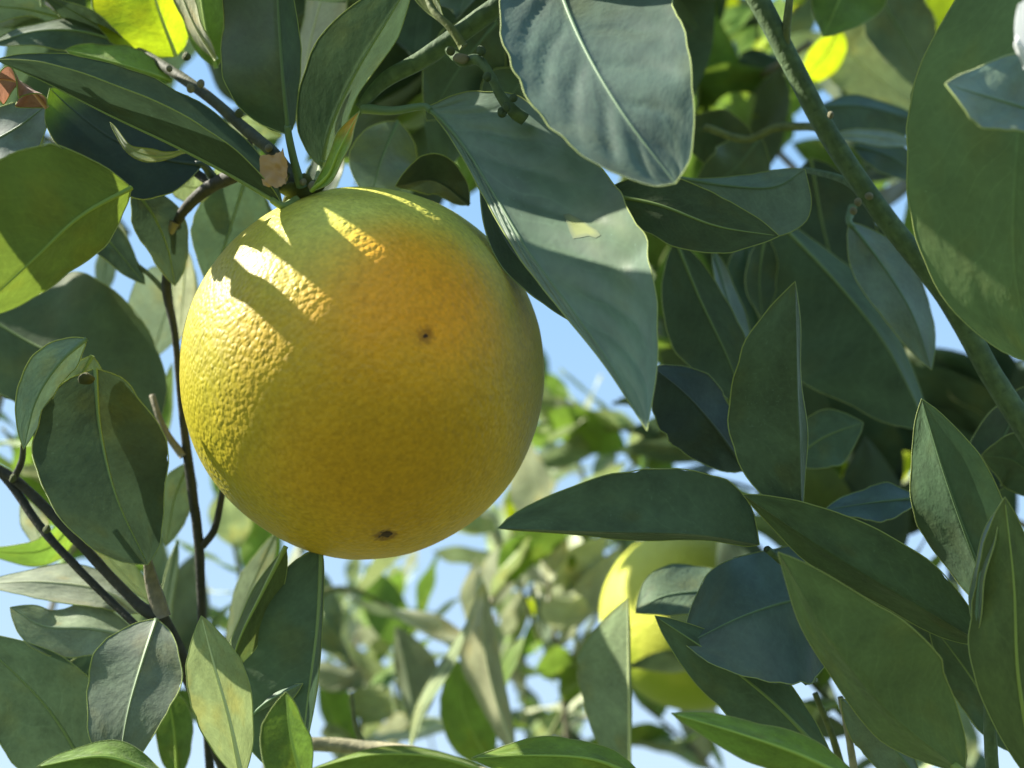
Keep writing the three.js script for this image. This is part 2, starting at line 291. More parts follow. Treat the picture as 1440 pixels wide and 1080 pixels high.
// ------------------------------------------------------------------ the twig that carries the fruit
let T = thing('fruiting_twig', 'leafy twig ending at the stalk of the large orange', 'twig', at(418, 262, 0.25));
stem(T, [[-60, -40, .305], [60, 8, .302], [165, 58, .292], [238, 98, .272], [300, 142, .26], [345, 182, .255], [383, 214, .25], [403, 240, .248], [422, 266, .248]], [7, 7, 8, 9, 10], BARK.twig);
stem(T, [[400, 226, .252], [368, 232, .255], [335, 245, .26], [295, 263, .268], [262, 292, .275], [246, 318, .28]], [6, 8, 10, 8, 6], BARK.dark, 'side_stem');
stem(T, [[352, 201, .262], [312, 207, .265], [280, 222, .268]], [6, 5], BARK.dark, 'side_stem');
stem(T, [[250, 218, .272], [276, 243, .272], [298, 258, .27]], [5, 7], BARK.dark, 'side_stem');
stem(T, [[246, 312, .278], [238, 332, .279], [238, 350, .279]], [7, 5, 4], BARK.grey, 'dead_stub');
for (const q of [[238, 97, .262], [262, 80, .264], [282, 118, .258], [268, 124, .258], [336, 160, .256], [378, 208, .248], [402, 246, .243], [440, 262, .243], [426, 256, .242]]) knob(T, q, rr(4, 6.5), rnd() < 0.4 ? BARK.pale : BARK.olive);
leaf(T, [[398, 290, .243], [330, 250, .24], [255, 210, .235], [150, 160, .229], [60, 114, .225], [-8, 84, .223]], [-74, 44], [13, -5], 'un', { pet: [[418, 282, .246]], wave: 0.03, cup: 0.05 });
leaf(T, [[285, 232, .264], [230, 224, .26], [160, 196, .256], [100, 152, .252], [70, 124, .25]], [64, 54], [-12, 14], 'nv', { tip: [9, 8, 0.5, 0.66], label: 'dark oval leaf with a painted sunlit yellow green tip', pet: [[300, 250, .268]] });  // shade on the blade and sun on its tip are painted in
leaf(T, [[262, 212, .245], [222, 220, .243], [182, 208, .241], [155, 172, .24]], [7, 8], [4, -4], 'gl', { label: 'small curled grey green leaf' });
leaf(T, [[185, 264, .222], [112, 305, .214], [44, 368, .208], [-50, 455, .202]], [52, 122], [8, -6], 'ly', { label: 'backlit leaf with yellow green patches', mat: 2 });
for (const k of [106, 27]) leaf(T, [[-24, k - 20, .232], [-70, k - 56, .262], [-120, k - 96, .295]], [14, 14], [1, -1], 'un');  // added off-frame narrow leaves, placed to split sunlight on the fruit into streaks
leaf(T, [[-240, 140, .228], [-190, 122, .224], [-110, 96, .221], [-24, 70, .22]], [14, 14], [-24, 22], 'un', { p: 0.6 });  // added off-frame leaf, placed to shadow part of the backlit leaf
leaf(T, [[60, 8, .285], [60, -80, .25], [180, -125, .23], [320, -130, .225]], [12, 12], [-22, 22], 'un');  // leaf added above the frame to shade the drooping leaf
leaf(T, [[-70, 240, .262], [-20, 205, .26], [30, 175, .258], [74, 140, .256]], [36, 40], [6, -6], 'tl');
leaf(T, [[66, 152, .24], [38, 122, .238], [8, 112, .236], [-30, 116, .236]], [16, 10], [8, -8], 'br', { label: 'withered brown curled leaf', wave: 0.4, cup: 0.5 });
leaf(T, [[242, 114, .272], [195, 98, .27], [140, 82, .27], [92, 70, .27]], [26, 24], [-4, 7], 'lg');
leaf(T, [[248, 80, .285], [226, 22, .283], [205, -50, .283], [188, -130, .283]], [88, 44], [5, 8], 'yg', { p: 0.6, label: 'vivid yellow green backlit leaf' });
leaf(T, [[304, 96, .275], [290, 40, .273], [278, -40, .272], [270, -120, .27]], [30, 34], [6, -4], 'lg');
leaf(T, [[304, 84, .269], [275, 38, .266], [255, -10, .264], [246, -60, .263]], [12, 14], [6, -6], 'pl');
leaf(T, [[406, 190, .238], [399, 120, .232], [393, 40, .228], [389, -50, .224], [388, -130, .222]], [86, 25], [13, 5], 'dk', { pet: [[424, 262, .245], [416, 235, .242]], p: 0.62 });
leaf(T, [[425, 140, .31], [436, 60, .305], [456, -20, .3], [470, -100, .3]], [18, 34], [12, -16], 'pl');
leaf(T, [[452, 236, .252], [465, 180, .248], [502, 100, .243], [548, 24, .238], [596, -60, .232]], [64, 22], [4, 14], 'un', { pet: [[446, 266, .25]] });
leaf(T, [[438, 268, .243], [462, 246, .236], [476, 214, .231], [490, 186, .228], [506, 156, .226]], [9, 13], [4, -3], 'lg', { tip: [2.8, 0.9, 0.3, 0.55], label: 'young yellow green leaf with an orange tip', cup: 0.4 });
leaf(T, [[190, 85, .288], [152, 46, .285], [110, 20, .283], [56, -10, .28]], [20, 14], [5, -5], 'un');
leaf(T, [[178, 62, .285], [112, 44, .28], [50, 44, .277], [-14, 62, .275]], [26, 12], [-5, 8], 'un');
leaf(T, [[84, 24, .297], [30, 12, .295], [-60, 8, .293]], [30, 16], [5, -5], 'un');
leaf(T, [[78, 30, .302], [20, 38, .3], [-50, 44, .3]], [16, 12], [5, -5], 'tl');
leaf(T, [[346, 248, .305], [330, 300, .303], [314, 352, .3], [298, 412, .298]], [66, 50], [5, -5], 'un');
leaf(T, [[300, 256, .3], [270, 264, .3], [234, 252, .3]], [22, 18], [4, -4], 'pg');
leaf(T, [[362, 200, .32], [328, 188, .318], [286, 180, .316]], [22, 16], [5, -5], 'pl');
leaf(T, [[396, 192, .315], [368, 176, .314], [336, 168, .312]], [18, 14], [5, -5], 'pg');
leaf(T, [[366, 216, .318], [328, 232, .316], [300, 244, .316]], [16, 18], [4, -4], 'pg');
leaf(T, [[186, 264, .275], [214, 300, .275], [236, 350, .277], [246, 402, .28]], [34, 32], [5, -4], 'un');
leaf(T, [[142, 284, .3], [162, 322, .3], [192, 368, .3]], [10, 11], [3, -3], 'pl');
leaf(T, [[112, 292, .29], [156, 342, .29], [204, 400, .29]], [20, 24], [4, -4], 'un');
leaf(T, [[432, 286, .3], [458, 240, .3], [472, 190, .3]], [22, 24], [4, -4], 'dk');
leaf(T, [[560, 170, .295], [536, 225, .293], [520, 290, .29]], [52, 44], [8, -4], 'tl');
{ // a dry bract by the stalk: a crumpled scrap with a ragged outline
  const P = [], I = [], n = 14, put = (i, j, k) => { const u = i / n * 2 - 1, v = j / n * 2 - 1, e = 1 + 0.16 * (noise(u * 4 + 20, v * 4 + 20, 3) - 0.5) - 0.10 * Math.pow(Math.abs(u * v), 2); P.push(u * e * 0.0034, v * e * 0.0038 + 0.0006 * noise(u * 5 + 9, 2), 0.0022 * u * u + 0.0030 * (fbm(u * 1.8 + 7, v * 1.8 + 7, 1) - 0.5) - k * 0.00025); };
  for (const k of [0, 1]) for (let j = 0; j <= n; j++) for (let i = 0; i <= n; i++) put(i, j, k);
  const N1 = (n + 1) ** 2; for (const k of [0, N1]) for (let j = 0; j < n; j++) for (let i = 0; i < n; i++) { const q = k + j * (n + 1) + i; I.push(q, q + 1, q + n + 1, q + 1, q + n + 2, q + n + 1); }
  const g = new THREE.BufferGeometry(); g.setAttribute('position', new THREE.Float32BufferAttribute(P, 3)); g.setIndex(I); g.computeVertexNormals();
  g.rotateX(PITCH); g.rotateY(-0.3); const c = at(390, 240, .24).sub(T.position); g.translate(c.x, c.y, c.z);
  mesh('dry_bract', g, plain('tan', [0.42, 0.28, 0.15], { roughness: 0.85 }), T).userData.label = 'dry tan bract';
}

// ------------------------------------------------------------------ the green branch above the fruit
T = thing('green_branch', 'thick green branch with a scarred stub above the large orange', 'branch', at(700, 10, .25));
stem(T, [[505, 152, .252], [540, 114, .252], [590, 86, .252], [640, 52, .252], [700, 8, .25], [790, -60, .25], [900, -150, .25]], [7, 11, 13, 14, 14, 15], BARK.green);
stem(T, [[630, 70, .247], [650, 86, .243], [672, 84, .24], [690, 106, .238], [704, 134, .237], [722, 156, .237], [738, 168, .238]], [6, 8, 7, 6, 7, 9, 9], BARK.green, 'stub', 0.7);
for (const q of [[676, 72, .238], [686, 108, .235], [712, 150, .233], [722, 138, .234], [706, 158, .234]]) knob(T, q, rr(5, 7), BARK.green, 'bud');
knob(T, [648, 82, .24], 8, BARK.pale, 'bract', [1.4, 1, 0.8]);
knob(T, [634, 72, .24], 6, BARK.olive, 'bud');
stem(T, [[652, 66, .244], [634, 40, .244], [606, 10, .246], [596, -40, .25]], [7, 5, 4], BARK.olive, 'petiole');
leaf(T, [[626, 34, .25], [600, -10, .25], [590, -70, .25], [585, -130, .25]], [18, 14], [4, -4], 'ol');
const droop = leaf(T, [[598, 150, .25], [620, 168, .248], [652, 205, .243], [694, 272, .234], [742, 352, .224], [800, 430, .214], [858, 512, .206], [910, 606, .198]], [158, 15], [5, 1], 'tl', { twist: 0, a: 1.2, p: 0.98, pet: [[508, 152, .252], [550, 156, .251]], wave: 0.06, cup: 0.14, nu: 110, nv: 16, veins: 0.0009, nvein: 9, label: 'large drooping leaf with a pale yellow patch', mat: 1 });
mark(droop, 'yellow_patch', [[792, 302], [800, 300], [812, 306], [822, 311], [830, 318], [840, 324], [845, 331], [838, 335], [828, 332], [818, 334], [806, 336], [801, 326], [797, 314]], plain('yellow_patch', [0.25, 0.29, 0.115], { roughness: 0.55, vertexColors: true }), 'pale yellow triangular patch');  // small pale yellow triangle laid on the blade
leaf(T, [[700, 30, .3], [650, 90, .3], [600, 170, .3]], [56, 50], [8, -4], 'dk');
leaf(T, [[745, 100, .31], [716, 140, .31], [690, 200, .31]], [60, 44], [8, -4], 'dk');
leaf(T, [[660, 288, .275], [610, 254, .272], [556, 262, .27]], [18, 36], [6, -6], 'nv');
leaf(T, [[676, 236, .25], [706, 330, .248], [760, 400, .244], [812, 456, .24]], [22, 24], [6, -4], 'un', { rib: false });
{ const g = new THREE.CircleGeometry(1, 20), A = g.attributes.position; }

// ------------------------------------------------------------------ the broad leaf at the top
T = thing('leafy_shoot', 'shoot above the frame holding the broad dark leaf', 'shoot', at(770, -80, .225));
stem(T, [[600, -190, .25], [700, -130, .24], [768, -84, .225], [860, -150, .22]], [9, 8, 6], BARK.green);
leaf(T, [[772, -78, .222], [786, -20, .216], [818, 60, .205], [876, 160, .193], [950, 258, .186]], [140, 100], [8, -6], 'tl', { p: 0.55, a: 0.95, label: 'broad dark leaf with fine side veins', wave: 0.03, cup: 0.12, nu: 90, nv: 14, veins: 0.0009, nvein: 7, twist: 0, mat: 3 });
stem(T, [[860, -150, .22], [1000, -180, .22], [1300, -160, .22]], [6, 5], BARK.green, 'side_stem');
leaf(T, [[1300, -160, .22], [1240, -130, .219], [1100, -112, .218], [960, -125, .218]], [12, 12], [-27, 27], 'dk');  // added unseen leaf, turned across the sun to shade the very broad leaf
leaf(T, [[1000, -180, .226], [960, -140, .228], [800, -120, .230], [560, -130, .230]], [12, 12], [-27, 27], 'dk');  // second unseen leaf added to shade that broad leaf

// ------------------------------------------------------------------ the long branch on the right
T = thing('long_branch', 'long straight grey green branch crossing the right side', 'branch', at(1240, 300, .31));
stem(T, [[960, -170, .262], [1030, -60, .262], [1072, 10, .262], [1112, 88, .262], [1166, 190, .262], [1240, 300, .262], [1330, 415, .262], [1396, 530, .262], [1470, 650, .262], [1540, 800, .27]], [15, 15, 14, 14, 15, 16, 17], BARK.green, 'stem', 0.12);
stem(T, [[1106, 92, .262], [1106, 40, .26], [1116, -40, .26]], [7, 5], BARK.olive, 'side_stem');
stem(T, [[1250, 308, .262], [1218, 276, .264], [1192, 256, .268], [1130, 238, .29]], [8, 6, 4], BARK.green, 'side_stem');
stem(T, [[1166, 184, .266], [1128, 178, .32], [1090, 180, .325], [1050, 196, .33], [990, 178, .33]], [7, 6, 5], BARK.olive, 'side_stem');
for (const q of [[1206, 284, .258], [1200, 297, .258], [1168, 162, .258], [1222, 276, .258]]) knob(T, q, 5, BARK.pale);
leaf(T, [[1060, 194, .37], [1010, 186, .37], [944, 176, .37]], [46, 30], [6, -6], 'dk');
leaf(T, [[1070, 192, .36], [1030, 240, .36], [975, 270, .36]], [50, 40], [6, -6], 'dk');
leaf(T, [[1150, 150, .38], [1215, 150, .38], [1310, 176, .375]], [14, 50], [6, -6], 'dk');
leaf(T, [[1170, 190, .36], [1230, 192, .36], [1300, 205, .36]], [10, 12], [4, -4], 'gl');
leaf(T, [[1200, 205, .37], [1250, 220, .37], [1310, 262, .37]], [20, 24], [5, -5], 'dk');
leaf(T, [[952, 250, .268], [1030, 262, .262], [1092, 262, .258], [1132, 238, .256]], [22, 70], [8, -4], 'tl', { p: 0.9, a: 1.5, twist: 0, wave: 0.02, label: 'bluish leaf with an upturned tip' });
leaf(T, [[846, 272, .24], [925, 288, .236], [1008, 318, .234], [1096, 332, .232]], [46, 46], [4, -2], 'un', { mat: 5 });
leaf(T, [[1088, 306, .335], [1170, 390, .33], [1245, 485, .325], [1306, 605, .32]], [26, 130], [10, 0], 'un', { p: 0.7 });
leaf(T, [[1140, 222, .37], [1160, 330, .37], [1196, 450, .37]], [70, 66], [6, -6], 'un');
leaf(T, [[1194, 312, .3], [1236, 366, .298], [1282, 440, .296], [1310, 520, .295]], [32, 42], [8, -4], 'tl', { pet: [[1200, 290, .302]] });
leaf(T, [[950, 338, .3], [984, 420, .298], [1022, 500, .295], [1052, 580, .293]], [34, 60], [5, -5], 'un');
leaf(T, [[1002, 350, .315], [1026, 430, .313], [1062, 520, .31]], [16, 12], [4, -4], 'tl');
leaf(T, [[1050, 330, .34], [1052, 400, .34], [1074, 480, .34]], [40, 30], [6, -6], 'dk');
leaf(T, [[1076, 330, .33], [1068, 390, .33], [1072, 450, .33]], [24, 20], [4, -4], 'un');
leaf(T, [[1128, 728, .228], [1125, 640, .224], [1122, 560, .222], [1120, 470, .22], [1118, 396, .219]], [98, 7], [4, 6], 'un', { rib: false, a: 0.8, p: 0.85, pet: [[1140, 790, .235]], mat: 4 });
leaf(T, [[1050, 662, .275], [1002, 596, .27], [962, 552, .266], [918, 516, .262]], [62, 40], [-4, 10], 'nv', { p: 0.65 });
leaf(T, [[1110, 650, .3], [1160, 614, .3], [1214, 594, .3]], [36, 44], [5, -5], 'un');

T = thing('sunlit_twig', 'twig of bright backlit leaves between the long branch and the very broad leaf', 'twig', at(1300, -60, .46));
stem(T, [[1420, -160, .46], [1300, -70, .46], [1240, 0, .46], [1190, 70, .47], [1170, 160, .48]], [6, 5, 4], BARK.olive);
leaf(T, [[1215, -70, .34], [1185, -10, .335], [1158, 52, .33]], [60, 42], [6, -4], 'lg');
leaf(T, [[1180, 36, .45], [1160, 78, .45], [1112, 126, .45]], [26, 22], [6, -6], 'yg', { p: 1 });
leaf(T, [[1130, 80, .47], [1158, 108, .47], [1184, 142, .47]], [16, 16], [10, -10], 'pl');
leaf(T, [[1158, 30, .46], [1212, 90, .46], [1300, 158, .46]], [46, 44], [6, -6], 'pg');
leaf(T, [[1216, -40, .42], [1264, 40, .42], [1318, 140, .42]], [44, 40], [6, -6], 'un');
leaf(T, [[1222, 0, .45], [1244, 50, .448], [1262, 98, .446]], [14, 18], [10, -12], 'pl');
leaf(T, [[1262, -50, .5], [1310, 20, .5], [1360, 84, .5]], [46, 46], [4, -4], 'yg');
leaf(T, [[1250, 70, .52], [1280, 120, .52], [1306, 178, .52]], [30, 30], [4, -4], 'yg');
leaf(T, [[1330, 50, .5], [1318, 74, .5], [1304, 104, .5]], [10, 12], [8, -8], 'pl');
leaf(T, [[1196, 650, .5], [1166, 684, .5], [1128, 716, .5]], [30, 26], [4, -4], 'yg');
leaf(T, [[1176, 600, .5], [1212, 640, .5], [1244, 690, .5]], [26, 26], [12, -12], 'pl');
leaf(T, [[1330, 500, .5], [1360, 540, .5], [1400, 590, .5]], [26, 26], [12, -12], 'pl');
leaf(T, [[1400, 500, .5], [1430, 540, .5], [1470, 580, .5]], [26, 26], [12, -12], 'pl');
for (const [x, y, a, l, k] of [[1004, 112, -0.9, 96, 'lg'], [1046, 130, -1.2, 84, 'yg'], [990, 52, -0.5, 80, 'lg'], [1016, 168, -0.3, 60, 'yg'], [1078, 70, -1.3, 80, 'lg'], [1320, 60, -0.8, 90, 'yg'], [1232, 196, 0.9, 70, 'lg'], [1286, 340, 1.0, 80, 'yg']]) leaf(T, [[x, y, .62], [x + l * 0.5 * Math.cos(a), y + l * 0.5 * Math.sin(a) - 4, .62], [x + l * Math.cos(a), y + l * Math.sin(a), .62]], [l * 0.22, l * 0.22], [5, -5], k, { margin: false });
leaf(T, [[1330, 230, .5], [1300, 300, .5], [1270, 360, .5]], [26, 26], [4, -4], 'lg');

// ------------------------------------------------------------------ right edge
T = thing('right_edge_shoot', 'shoot at the right edge with a very broad hanging leaf', 'shoot', at(1500, 0, .21));
stem(T, [[1680, -140, .22], [1580, -90, .22], [1480, -60, .215], [1400, -130, .21]], [9, 8, 5], BARK.green);
leaf(T, [[1480, -110, .213], [1450, 50, .208], [1430, 210, .206], [1426, 370, .207], [1452, 512, .21]], [110, 150], [10, 2], 'ol', { rib: false, p: 0.72, a: 0.9, label: 'very broad shaded green leaf', nu: 44, mat: 6, wave: 0.03 });
stem(T, [[1580, -90, .22], [1570, 60, .2], [1505, 168, .19]], [6, 4], BARK.green, 'side_stem');
leaf(T, [[1505, 168, .188], [1442, 152, .186], [1386, 135, .185], [1329, 118, .184]], [40, 62], [-8, 12], 'tl', { label: 'small folded bluish leaf', p: 0.85, mat: 2 });
T = thing('citrus_blossom', 'white citrus blossom at the edge above the folded leaf', 'blossom', at(1455, 96, .178));
{
  const W = plain('petal', [0.62, 0.66, 0.68], { roughness: 1, transmission: 0.3, thickness: 0 }), g = new THREE.PlaneGeometry(1, 1, 10, 16), A = g.attributes.position;  // white petals, their grey shade tinted into the colour
  for (let i = 0; i < A.count; i++) { const u = A.getX(i) * 2, t = A.getY(i) + 0.5, f = Math.pow(Math.sin(Math.PI * Math.min(0.97, 0.12 + 0.85 * t)), 0.6); A.setXYZ(i, u * f * 0.0036, t * 0.011, 0.0016 * u * u * f + 0.004 * t * t + 0.0003 * Math.sin(u * 9)); }
  g.computeVertexNormals();
  for (let k = 0; k < 5; k++) { const m = mesh('petal', g, W, T); m.rotation.set(0.5, 0, k * 1.2566 + 1.95, 'ZXY'); }
  mesh('stamens', mergeGeometries(Array.from({ length: 10 }, (_, k) => new THREE.CylinderGeometry(0.0003, 0.0004, 0.006, 5).translate(0.0016 * Math.cos(k * 0.628), 0, 0.0016 * Math.sin(k * 0.628)))).rotateX(1.57).translate(0, 0, 0.003), W, T);
  mesh('flower_stalk', tube([T.position.clone(), at(1500, 60, .186), at(1575, 20, .2)], [0.0008, 0.001], T.position, 8), BARK.green, T);
}

// ------------------------------------------------------------------ lower right shoot
T = thing('lower_right_shoot', 'leafy shoot of olive green pointed leaves at lower right', 'shoot', at(1400, 1120, .23));
stem(T, [[1430, 1240, .24], [1400, 1120, .235], [1392, 1000, .232], [1396, 905, .23], [1412, 850, .235], [1440, 780, .24]], [10, 9, 8, 6], BARK.green);
leaf(T, [[1388, 908, 0.238], [1275, 842, 0.232], [1150, 766, 0.227], [1044, 695, 0.224]], [30, 64], [9, 2], 'ol', { rib: false, pet: [[1396, 930, 0.244]], mat: 0 });
leaf(T, [[1356, 1088, 0.217], [1250, 1000, 0.210], [1172, 905, 0.205], [1094, 776, 0.202]], [34, 104], [10, 1], 'ol', { rib: false, a: 0.85, pet: [[1400, 1130, 0.244]], label: 'front olive green leaf folded along its lower side', mat: 1 });
leaf(T, [[1235, 848, .25], [1132, 842, .245], [1050, 864, .242], [963, 906, .24]], [112, 84], [-5, 14], 'tl', { p: 0.65, mat: 3 });
leaf(T, [[1174, 1078, .245], [1090, 990, .242], [1010, 926, .24], [921, 866, .238]], [56, 36], [4, 4], 'un');
leaf(T, [[1235, 1116, 0.210], [1132, 1064, 0.206], [1042, 1032, 0.203], [944, 1003, 0.202]], [34, 24], [4, 6], 'lg', { mat: 4 });
leaf(T, [[1404, 866, .242], [1362, 762, .236], [1326, 660, .232], [1296, 561, .23]], [52, 62], [10, 4], 'dk', { mat: 6, pet: [[1412, 890, .236]] });
leaf(T, [[1460, 1110, 0.217], [1432, 950, 0.211], [1426, 820, 0.209], [1413, 699, 0.209]], [60, 44], [3, 5], 'ol', { label: 'upright wavy leaf with brown flecks', wave: 0.12, mat: 5 });
leaf(T, [[1372, 900, .216], [1380, 800, .214], [1411, 701, .212]], [10, 8], [5, -3], 'tl');
leaf(T, [[1296, 700, .27], [1232, 706, .268], [1160, 717, .265]], [26, 22], [-5, 8], 'dk');
leaf(T, [[1452, 540, .29], [1404, 630, .288], [1386, 700, .286]], [44, 36], [5, -5], 'dk');
leaf(T, [[1470, 700, .28], [1430, 650, .28], [1380, 640, .28]], [40, 40], [5, -5], 'dk');
leaf(T, [[1296, 1100, .25], [1240, 1032, .248], [1182, 982, .246]], [40, 20], [6, 3], 'tl');
leaf(T, [[1428, 1060, .26], [1372, 962, .258], [1306, 872, .256]], [36, 40], [5, -5], 'un');
leaf(T, [[1440, 980, .262], [1340, 900, .262], [1200, 850, .262]], [46, 40], [5, -5], 'un');
stem(T, [[1188, 1100, .262], [1172, 1040, .262], [1146, 975, .262]], [6, 4], BARK.olive, 'side_stem');
stem(T, [[1204, 1110, .256], [1196, 1050, .256], [1182, 980, .256]], [6, 4], BARK.pale, 'side_stem');

T = thing('arched_leaf_shoot', 'shoot with one dark arched leaf just right of the large orange', 'shoot', at(1090, 775, .235));
stem(T, [[1240, 900, .28], [1150, 830, .25], [1078, 772, .235]], [7, 5], BARK.green);
leaf(T, [[1068, 766, .232], [980, 752, .226], [850, 748, .22], [699, 743, .216]], [8, 92], [5, 4], 'un', { rib: false, a: 0.82, p: 0.72, mat: 4, label: 'dark arched leaf seen edge on' });

T = thing('leafy_shoot', 'shoot with two leaves in front of the paler orange', 'shoot', at(886, 1120, .31));
stem(T, [[900, 1250, .33], [890, 1160, .32], [886, 1108, .31]], [8, 6], BARK.green);
leaf(T, [[886, 1100, .312], [885, 1000, .31], [884, 920, .31], [883, 841, .31]], [74, 3], [12, 2], 'pg', { a: 1.05, label: 'half sunlit pale leaf with a straight edge' });
leaf(T, [[1050, 832, .29], [986, 832, .288], [930, 840, .286], [894, 862, .284]], [30, 40], [-4, 6], 'tl');

// ------------------------------------------------------------------ bottom centre
T = thing('low_shoot', 'pale stemmed shoot along the bottom edge below the orange', 'shoot', at(560, 1060, .29));
stem(T, [[380, 1046, .3], [440, 1046, .3], [500, 1050, .3], [572, 1056, .295], [640, 1072, .285], [760, 1120, .27]], [10, 10, 9, 8, 7], BARK.pale);
leaf(T, [[706, 1092, .28], [610, 1064, .277], [520, 1062, .275], [436, 1082, .274]], [46, 9], [3, 3], 'lg');
leaf(T, [[905, 1096, .25], [835, 1068, .246], [752, 1062, .243], [663, 1066, .24]], [40, 24], [3, 6], 'lg');
stem(T, [[512, 1050, .31], [500, 1020, .312], [494, 975, .316]], [5, 3.5, 3], BARK.olive, 'side_stem');
T = thing('upright_shoot', 'blurred upright shoot with a cream folded leaf below the orange', 'shoot', at(640, 1100, .42));
stem(T, [[700, 1200, .43], [660, 1120, .425], [600, 1060, .42]], [8, 6], BARK.olive);
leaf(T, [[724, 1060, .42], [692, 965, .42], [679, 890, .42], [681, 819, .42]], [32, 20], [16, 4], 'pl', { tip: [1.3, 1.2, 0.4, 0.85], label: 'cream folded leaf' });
leaf(T, [[692, 1080, .44], [656, 1010, .44], [640, 926, .44]], [36, 34], [4, -4], 'lg');
leaf(T, [[576, 1056, .42], [594, 990, .42], [634, 925, .42], [666, 860, .42]], [8, 10], [4, -4], 'pg');
leaf(T, [[584, 1020, .5], [572, 950, .5], [556, 880, .5]], [14, 44], [6, -6], 'gl');
leaf(T, [[690, 1010, .5], [710, 940, .5], [738, 895, .5]], [12, 12], [4, -4], 'lg');

// ------------------------------------------------------------------ lower left
T = thing('lower_left_shoot', 'shoot with two thin dark twigs and pale leaves at lower left', 'shoot', at(215, 862, .26));
stem(T, [[-60, 610, .275], [8, 672, .272], [60, 745, .268], [128, 818, .264], [198, 886, .26]], [6, 6, 5], BARK.dark);
stem(T, [[-40, 640, .27], [18, 672, .27], [104, 756, .266], [168, 824, .262], [204, 858, .26], [228, 868, .26]], [6, 7, 7, 11], BARK.dark);
stem(T, [[228, 868, .26], [214, 820, .26], [206, 780, .258]], [12, 10, 5], BARK.grey, 'side_stem');
stem(T, [[222, 862, .262], [256, 930, .27], [290, 1010, .28], [330, 1120, .29]], [12, 10, 9], BARK.dark, 'side_stem');
stem(T, [[18, 676, .268], [30, 650, .262], [33, 626, .252]], [5, 4], BARK.dark, 'side_stem');
for (const q of [[18, 672, .262], [66, 745, .262]]) knob(T, q, 5, BARK.olive);
leaf(T, [[220, 870, .252], [200, 930, .246], [180, 1000, .242], [164, 1094, .24]], [58, 64], [-4, 7], 'gl', { p: 0.7, label: 'grey green leaf with cream sun patches', mat: 3 });
leaf(T, [[196, 862, .28], [150, 832, .28], [62, 818, .28], [-30, 822, .28]], [28, 24], [-4, 8], 'pl', { label: 'cream sunlit leaf' });
leaf(T, [[205, 900, .272], [130, 884, .27], [62, 880, .268], [14, 854, .266]], [40, 30], [-2, 8], 'gl', { wave: 0.15 });
leaf(T, [[150, 1140, .27], [70, 1000, .265], [-40, 890, .26]], [70, 66], [6, -4], 'un');
leaf(T, [[60, 1100, .3], [100, 990, .3], [146, 905, .3]], [40, 36], [5, -5], 'un');
leaf(T, [[40, 900, .3], [80, 930, .3], [140, 960, .3]], [30, 34], [5, -5], 'un');
leaf(T, [[134, 518, .256], [140, 600, .25], [164, 700, .246], [208, 794, .25]], [80, 88], [8, -3], 'un', { p: 0.66, mat: 3, label: 'large dark leaf with a backlit right strip' });
leaf(T, [[122, 476, .242], [86, 508, .24], [52, 560, .24], [33, 632, .242]], [20, 32], [6, 2], 'tl');
leaf(T, [[130, 500, .262], [104, 545, .262], [62, 620, .262]], [40, 20], [5, -4], 'un');
leaf(T, [[120, 700, .3], [70, 770, .3], [-30, 776, .3]], [20, 18], [4, -4], 'lg');
leaf(T, [[110, 720, .31], [150, 780, .31], [210, 845, .31]], [26, 20], [4, -4], 'pg');
leaf(T, [[30, 700, .32], [50, 740, .32], [66, 790, .32]], [16, 16], [3, -3], 'pl');
knob(T, [122, 533, .246], 9, bark(0.20, 0.21, 0.08), 'bud', [1.2, 0.9, 1]);
leaf(T, [[250, 1096, .3], [244, 1020, .3], [232, 955, .3]], [26, 26], [4, -4], 'lg');
leaf(T, [[240, 1098, .222], [150, 1064, .22], [52, 1078, .218]], [34, 20], [3, 5], 'lg');

T = thing('round_leaf_shoot', 'shoot with one broad rounded leaf at the left edge', 'shoot', at(-90, 400, .31));
stem(T, [[-260, 300, .33], [-160, 360, .32], [-74, 410, .312]], [8, 6], BARK.green);
leaf(T, [[-74, 410, .31], [36, 478, .305], [128, 524, .3], [224, 596, .298]], [118, 84], [6, -3], 'un', { p: 0.6, mat: 2 });
leaf(T, [[-160, 360, .32], [-120, 260, .32], [-40, 180, .32]], [40, 50], [6, -4], 'dk');

T = thing('bare_dark_twig', 'thin dark upright twig left of the large orange', 'twig', at(284, 866, .29));
stem(T, [[242, 345, .285], [234, 400, .286], [246, 470, .287], [254, 560, .288], [266, 660, .289], [279, 760, .29], [284, 870, .291], [290, 1000, .295], [300, 1150, .3]], [5, 7, 5, 5, 7, 7, 6, 6, 7], BARK.dark);
stem(T, [[284, 768, .29], [300, 748, .29], [310, 708, .292], [318, 660, .295]], [6, 5, 4], BARK.dark, 'side_stem');
stem(T, [[258, 642, .288], [236, 612, .288], [222, 582, .288], [214, 556, .29]], [6, 4.5, 4], BARK.grey, 'side_stem');
stem(T, [[240, 420, .287], [216, 392, .29], [190, 370, .294]], [4, 3], BARK.olive, 'side_stem');
leaf(T, [[270, 372, .36], [238, 430, .36], [214, 505, .36]], [34, 56], [4, -4], 'gl');
leaf(T, [[262, 350, .34], [258, 410, .34], [252, 480, .34]], [16, 14], [3, -3], 'pl');
leaf(T, [[219, 650, .37], [226, 590, .37], [242, 510, .37]], [12, 14], [3, -3], 'lg');
leaf(T, [[266, 650, .31], [246, 700, .31], [234, 768, .31]], [26, 24], [4, -4], 'un');
leaf(T, [[160, 330, .4], [150, 370, .4], [140, 430, .4]], [14, 14], [3, -3], 'tl');
leaf(T, [[250, 760, .33], [236, 840, .33], [232, 900, .33]], [8, 10], [3, -3], 'tl');

